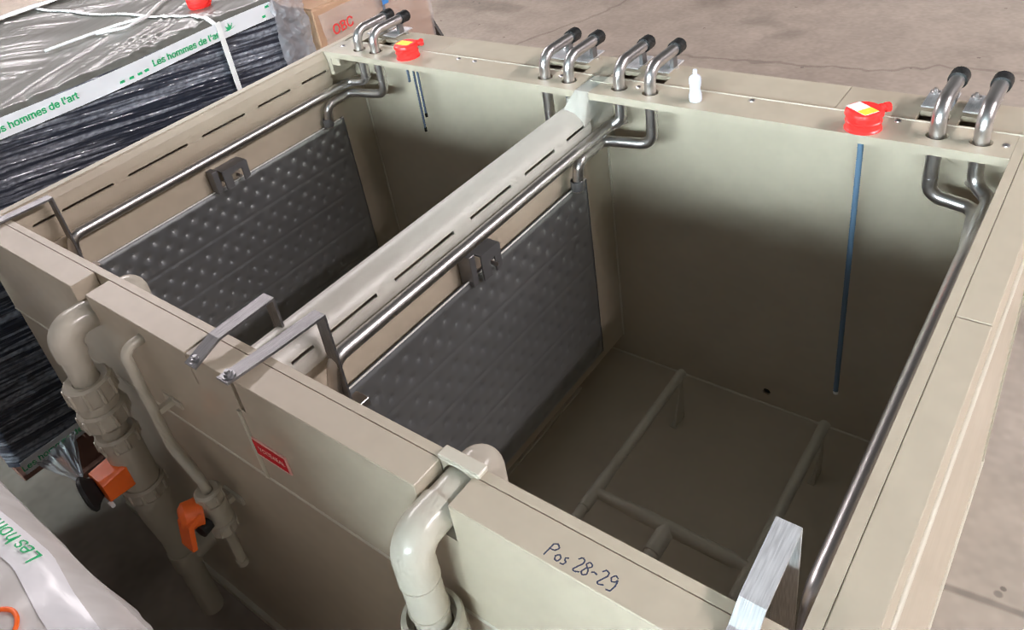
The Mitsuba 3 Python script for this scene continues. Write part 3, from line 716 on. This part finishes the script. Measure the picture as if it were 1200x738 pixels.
# printed tape bands
tp = part(st, 'printed_tape', grid(lambda U, V: np.stack([SX1 + 0.0065 + 0.0015 * N(U * 14, V * 3, 0, 41) - 0.001 * V, SY0 + 0.03 + (SY1 - 0.06 - SY0) * U, 1.052 + 0.052 * V + 0.004 * np.sin(U * 9)], -1), 120, 8), 'tape', True, label='white tape with green print')
TXP = SX1 + 0.0085
for y0 in (0.590, 1.065):
    part(tp, 'lettering', text("Les hommes de l'art", 0.0185, (TXP, y0, 1.069 + 0.004 * math.sin((y0 - SY0) / 1.3 * 9)), (0, 1, 0), (0, 0, 1), 0.0006, True), 'print_green')
leaf = cat(*[prism([(0, 0), (0.008 * math.cos(a) + 0.004, 0.008 * math.sin(a) + 0.002), (0.022 * math.cos(a), 0.022 * math.sin(a)), (0.008 * math.cos(a) - 0.004, 0.008 * math.sin(a) - 0.002)], 0, 0.0006, 'z') for a in (0.3, 1.0, 1.7, 2.4, 3.0)])
leaf.apply_transform(basis((TXP, 1.345, 1.075), (0, 1, 0), (0, 0, 1), (1, 0, 0)))
part(tp, 'green_leaf', leaf, 'print_green')
for yy, zz in ((0.955, 1.060), (0.985, 1.060), (1.012, 1.061), (1.035, 1.062), (1.47, 1.066), (1.49, 1.092)):
    part(tp, 'green_mark', box(TXP - 0.0002, TXP + 0.0006, yy, yy + 0.014, zz, zz + 0.007), 'print_green')
part(st, 'printed_tape', grid(lambda U, V: np.stack([SX0 + 0.02 + 0.062 * V, SY0 + 0.02 + (SY1 - SY0 - 0.04) * U, 1.118 + 0.004 * N(U * 20, V * 3, 0, 43) + 0 * V], -1), 90, 6), 'tape', True)
bt_ = part(st, 'printed_tape', box(SX1 + 0.0062, SX1 + 0.008, SY0 + 0.02, SY1 - 0.02, 0.150, 0.197), 'tape')
part(bt_, 'lettering', text("Les hommes de l'art", 0.018, (SX1 + 0.008, 0.252, 0.164), (0, 1, 0), (0, 0, 1), 0.0005, True), 'print_green')
# strapping band with its knot
part(st, 'strapping', box(SX1 + 0.0095, SX1 + 0.0115, 1.298, 1.316, SZ0, 1.112), 'label_white')
ys = 1.307
band = np.array([(x, ys - 0.10 * ((SX1 - x) / 1.05), top_z(x, ys - 0.1 * ((SX1 - x) / 1.05)) + 0.004) for x in np.linspace(SX1 + 0.01, SX0 + 0.05, 40)])
bm = []
for a, b in zip(band[:-1], band[1:]):
    bm.append(trimesh.convex.convex_hull(np.array([a + (0, -0.008, 0), a + (0, 0.008, 0), b + (0, -0.008, 0), b + (0, 0.008, 0), a + (0, -0.008, 0.002), a + (0, 0.008, 0.002), b + (0, -0.008, 0.002), b + (0, 0.008, 0.002)])))
part(st, 'strapping', cat(bm), 'label_white')
for pts in ([(-2.52, 1.26), (-2.56, 1.18), (-2.58, 1.08), (-2.60, 0.95)], [(-2.52, 1.265), (-2.50, 1.18), (-2.555, 1.10)], [(-2.53, 1.27), (-2.60, 1.36), (-2.66, 1.45)]):
    path = fillet([(x, y, top_z(x, y) + 0.010) for x, y in pts], 0.03, 6)
    part(st, 'band_end', sweep(path, 0.005, 8), 'label_white', True)
# twisted film tail and the pallet under the load


def tail(U, V):
    a = np.array([-2.195, 0.285, 0.165]); b = np.array([-2.19, 0.415, 0.185]); c = np.array([-2.12, 0.355, 0.075])
    p = (a[None, None] * (1 - V[..., None]) + b[None, None] * V[..., None]) * (1 - U[..., None]) + (c[None, None] + (V[..., None] - 0.5) * np.array([0.0, 0.012, 0.018])) * U[..., None]
    w = 0.020 * (N(U * 3, V * 9, 0, 75) - 0.5) + 0.010 * (N(U * 6 + V * 8, V * 22, 0, 76) - 0.5)
    p[..., 2] += w; p[..., 0] += 0.6 * w
    return p


part(st, 'film_tail', grid(tail, 50, 50), 'film_haze', True, label='crumpled clear end of the film')
pal = part(st, 'pallet', cat([box(SX0, SX1, SY0 + y, SY0 + y + 0.1, 0.0, 0.022) for y in (0.13, 0.6, 1.2)] + [box(SX0 + x, SX0 + x + 0.14, SY0 + y, SY0 + y + 0.1, 0.022, 0.125) for x in (0, 0.46, 0.915) for y in (0.13, 0.6, 1.2)]), 'pallet_wood')
for k in range(7):
    part(pal, 'deck_board', box(SX0, SX1, SY0 + 0.01 + k * 0.187, SY0 + 0.14 + k * 0.187, 0.126, 0.148, 0.002), 'pallet_wood')



def flap(U, V):
    Y = 1.50 + (0.125 + 0.02 * N(V * 7, U * 0, 0, 71)) * U
    Z = 0.55 + 0.57 * V
    return np.stack([SX1 + 0.012 - 0.012 * U + 0.016 * N(U * 5, V * 26 + U * 4, 0, 72) + 0.006 * N(U * 14, V * 60, 0, 73), Y, Z], -1)


part(st, 'film_flap', grid(flap, 40, 160), 'film_haze', True, label='loose clear film at the far corner')
rc = thing('red_cap', 'bright red plastic cap lying on the dark wrapped stack beside the strapping', 'cap')
cz = top_z(-2.40, 1.385)
part(rc, 'cap_body', lathe([(0, 0.040), (0.030, 0.040), (0.037, 0.034), (0.039, 0.022), (0.036, 0.018), (0.036, 0.004), (0.034, 0.0), (0, 0)], (-2.40, 1.395, cz + 0.004), (0.25, -0.35, 1)), 'red', 30)
part(rc, 'cap_rib', lathe([(0.0375, 0.0), (0.041, 0.0), (0.041, 0.006), (0.0375, 0.006)], (-2.398, 1.392, cz + 0.016), (0.25, -0.35, 1)), 'red', 30)

# bag-wrapped load at the near left corner
QX0, QX1, QY0, QY1 = -2.12, -0.47, -0.86, 0.118
bg = thing('wrapped_load', 'pale film-wrapped load with green printed tape in the near left corner', 'wrapped pallet')


def bag_z(X, Y):
    e = np.minimum(np.minimum(X - QX0, QX1 + 0.02 * N(X * 9, Y * 9, 1, 53) - X), np.minimum(Y - QY0, QY1 - Y))
    b = 0.845 + 0.028 * N(X * 4, Y * 5, 0, 51) + 0.012 * N(X * 14, Y * 16, 0, 52)
    # soft lumps near the far right corner
    b = b + 0.030 * np.exp(-(((X + 0.80) / 0.07) ** 2 + ((Y - 0.08) / 0.05) ** 2))
    b = b + 0.38 * np.clip((-0.05 - Y) / 0.08, 0, 1) ** 1.5 * np.clip((-0.525 - X) / 0.03, 0, 1)  # unseen rear of the load, raised to shade the left front of the tank
    b = b + 0.004 * np.abs(N(X * 60 + Y * 45, Y * 6 - X * 4, 0, 54) - 0.5)
    return b - 0.075 * (1 - np.clip(e / 0.05, 0, 1)) ** 2


part(bg, 'top_film', grid(lambda U, V: np.stack([QX0 + (QX1 - QX0) * U, QY0 + (QY1 - QY0) * V, bag_z(QX0 + (QX1 - QX0) * U, QY0 + (QY1 - QY0) * V)], -1), 520, 240), 'film_pale', True, label='pale wrinkled film')


def bag_side(U, V):
    X = QX0 + (QX1 - QX0) * U
    zt = bag_z(X, np.full(X.shape, QY1))
    Z = 0.14 + (zt - 0.14) * V
    return np.stack([X, QY1 + (0.018 * N(X * 8, Z * 8, 0, 55) + 0.006 * np.abs(N(X * 40, Z * 9, 0, 56) - 0.5)) * np.clip((1 - V) * 8, 0, 1), Z], -1)


def bag_end(U, V):
    Y = QY1 + (QY0 - QY1) * U
    zt = bag_z(np.full(Y.shape, QX1), Y)
    Z = 0.14 + (zt - 0.14) * V
    return np.stack([QX1 + 0.018 * N(Y * 8, Z * 8, 0, 57) * np.clip((1 - V) * 8, 0, 1) * np.clip(U * 20, 0, 1), Y, Z], -1)


part(bg, 'side_film', cat(grid(bag_side, 220, 80), grid(bag_end, 120, 60)), 'film_pale', True)
part(bg, 'load', box(QX0 + 0.02, QX1 - 0.03, QY0 + 0.02, QY1 - 0.02, 0.14, 0.74, 0.02), 'card')
part(bg, 'pallet', cat([box(QX0, QX1, y, y + 0.1, 0.0, 0.139) for y in (QY0, -0.42, QY1 - 0.11)]), 'pallet_wood')


def drape(pts, w, lift, n=40):
    """A band of tape lying on the bag: centre line points (x, y)."""
    c = fillet([(a, b, 0) for a, b in pts], 0.05, 8)[:, :2]
    d = np.r_[0, np.cumsum(np.linalg.norm(np.diff(c, axis=0), axis=1))]
    s = np.linspace(0, d[-1], n)
    c = np.stack([np.interp(s, d, c[:, 0]), np.interp(s, d, c[:, 1])], 1)
    tdir = np.gradient(c, axis=0); tdir /= np.linalg.norm(tdir, axis=1, keepdims=True)
    nn = np.stack([-tdir[:, 1], tdir[:, 0]], 1)
    rows = [c + nn * (k * w / 6) for k in range(-3, 4)]
    v = np.stack(rows, 1)
    z = bag_z(v[..., 0], v[..., 1]) + lift
    v3 = np.concatenate([v, z[..., None]], -1)
    a = np.arange(n - 1)[:, None] * 7 + np.arange(6)[None]
    q = np.stack([a, a + 7, a + 8, a + 1], -1).reshape(-1, 4)
    return trimesh.Trimesh(v3.reshape(-1, 3), np.vstack([q[:, [0, 1, 2]], q[:, [0, 2, 3]]]), process=False)


tp2 = part(bg, 'printed_tape', drape([(-1.55, 0.052), (-1.20, 0.060), (-1.06, 0.072), (-0.96, 0.058), (-0.80, 0.045)], 0.046, 0.0025), 'tape', True, label='white tape with green print')
tx = text("Les hommes", 0.021, (0, 0, 0), (1, 0, 0), (0, 1, 0), 0.0006, False)
tx.apply_transform(basis((-1.045, 0.084, 0.0), (-1, -0.06, 0), (0.06, -1, 0), (0, 0, 1)))
tx.vertices[:, 2] += bag_z(tx.vertices[:, 0], tx.vertices[:, 1]) + 0.0065
part(tp2, 'lettering', tx, 'print_green')
ol = thing('orange_loop', 'orange plastic ring lying on the pale film at the bottom left', 'ring')
oc = np.array([(-0.990 + 0.030 * math.cos(a), -0.008 + 0.026 * math.sin(a)) for a in np.linspace(0, 2 * math.pi, 33)])
part(ol, 'ring', sweep(np.column_stack([oc, bag_z(oc[:, 0], oc[:, 1]) + 0.003]), 0.0032, 10), 'orange', True)

# cardboard boxes behind the tank
cb = thing('cardboard_box', 'brown cardboard box in a clear printed bag behind the left pipe ends', 'box')
CX0, CX1, CY0, CY1, CZ = -3.05, -2.19, 1.66, 2.22, 1.035
part(cb, 'carton', box(CX0, CX1, CY0, CY1, 0.0, CZ - 0.012, 0.004), 'card')
part(cb, 'flap', box(CX0 + 0.003, (CX0 + CX1) / 2 - 0.002, CY0 + 0.003, CY1 - 0.003, CZ - 0.0115, CZ - 0.006), 'card')
part(cb, 'flap', box((CX0 + CX1) / 2 + 0.002, CX1 - 0.003, CY0 + 0.003, CY1 - 0.003, CZ - 0.0115, CZ - 0.006), 'card')


def bag_face(U, V):
    Y, Z = CY0 + 0.01 + (CY1 - CY0 - 0.02) * U, 0.45 + (CZ - 0.03 - 0.45) * V
    return np.stack([CX1 + 0.006 + 0.022 * N(Y * 9, Z * 12, 0, 61) + 0.008 * np.abs(N(Y * 14 + Z * 30, Z * 40, 0, 62) - 0.5), Y, Z], -1)


scene['cardboard_box__bag'] = mikit.ply(grid(bag_face, 90, 80), 'film_clear', True); labels['cardboard_box__bag'] = {'label': 'clear crinkled plastic bag'}
part(cb, 'bag_print', text('OBC', 0.034, (CX1 + 0.034, 1.70, 0.925), (0, 1, 0.05), (0, 0, 1), 0.0008, True), 'print_red')
part(cb, 'blue_mark', box(CX1 + 0.030, CX1 + 0.032, 1.955, 1.985, 0.945, 1.02), 'blue_print')
part(cb, 'blue_mark', box(CX1 + 0.026, CX1 + 0.028, 1.955, 1.966, 0.80, 0.945), 'grey_rod')
lp = thing('leaning_board', 'brown sheet with a grey edge leaning behind the cardboard box at the top', 'board')
part(lp, 'board', prism([(-2.90, 0.0), (-1.905, 0.0), (-2.515, 1.02), (-2.90, 1.02)], 2.30, 2.325, 'y'), 'card')
part(lp, 'board_edge', prism([(-1.904, 0.0), (-1.886, 0.0), (-2.496, 1.02), (-2.514, 1.02)], 2.298, 2.327, 'y'), 'panel_grey', label='grey edge strip')
part(lp, 'backing', prism([(-2.88, 0.0), (-1.86, 0.0), (-2.47, 1.02), (-2.88, 1.02)], 2.330, 2.345, 'y'), 'panel_dark')
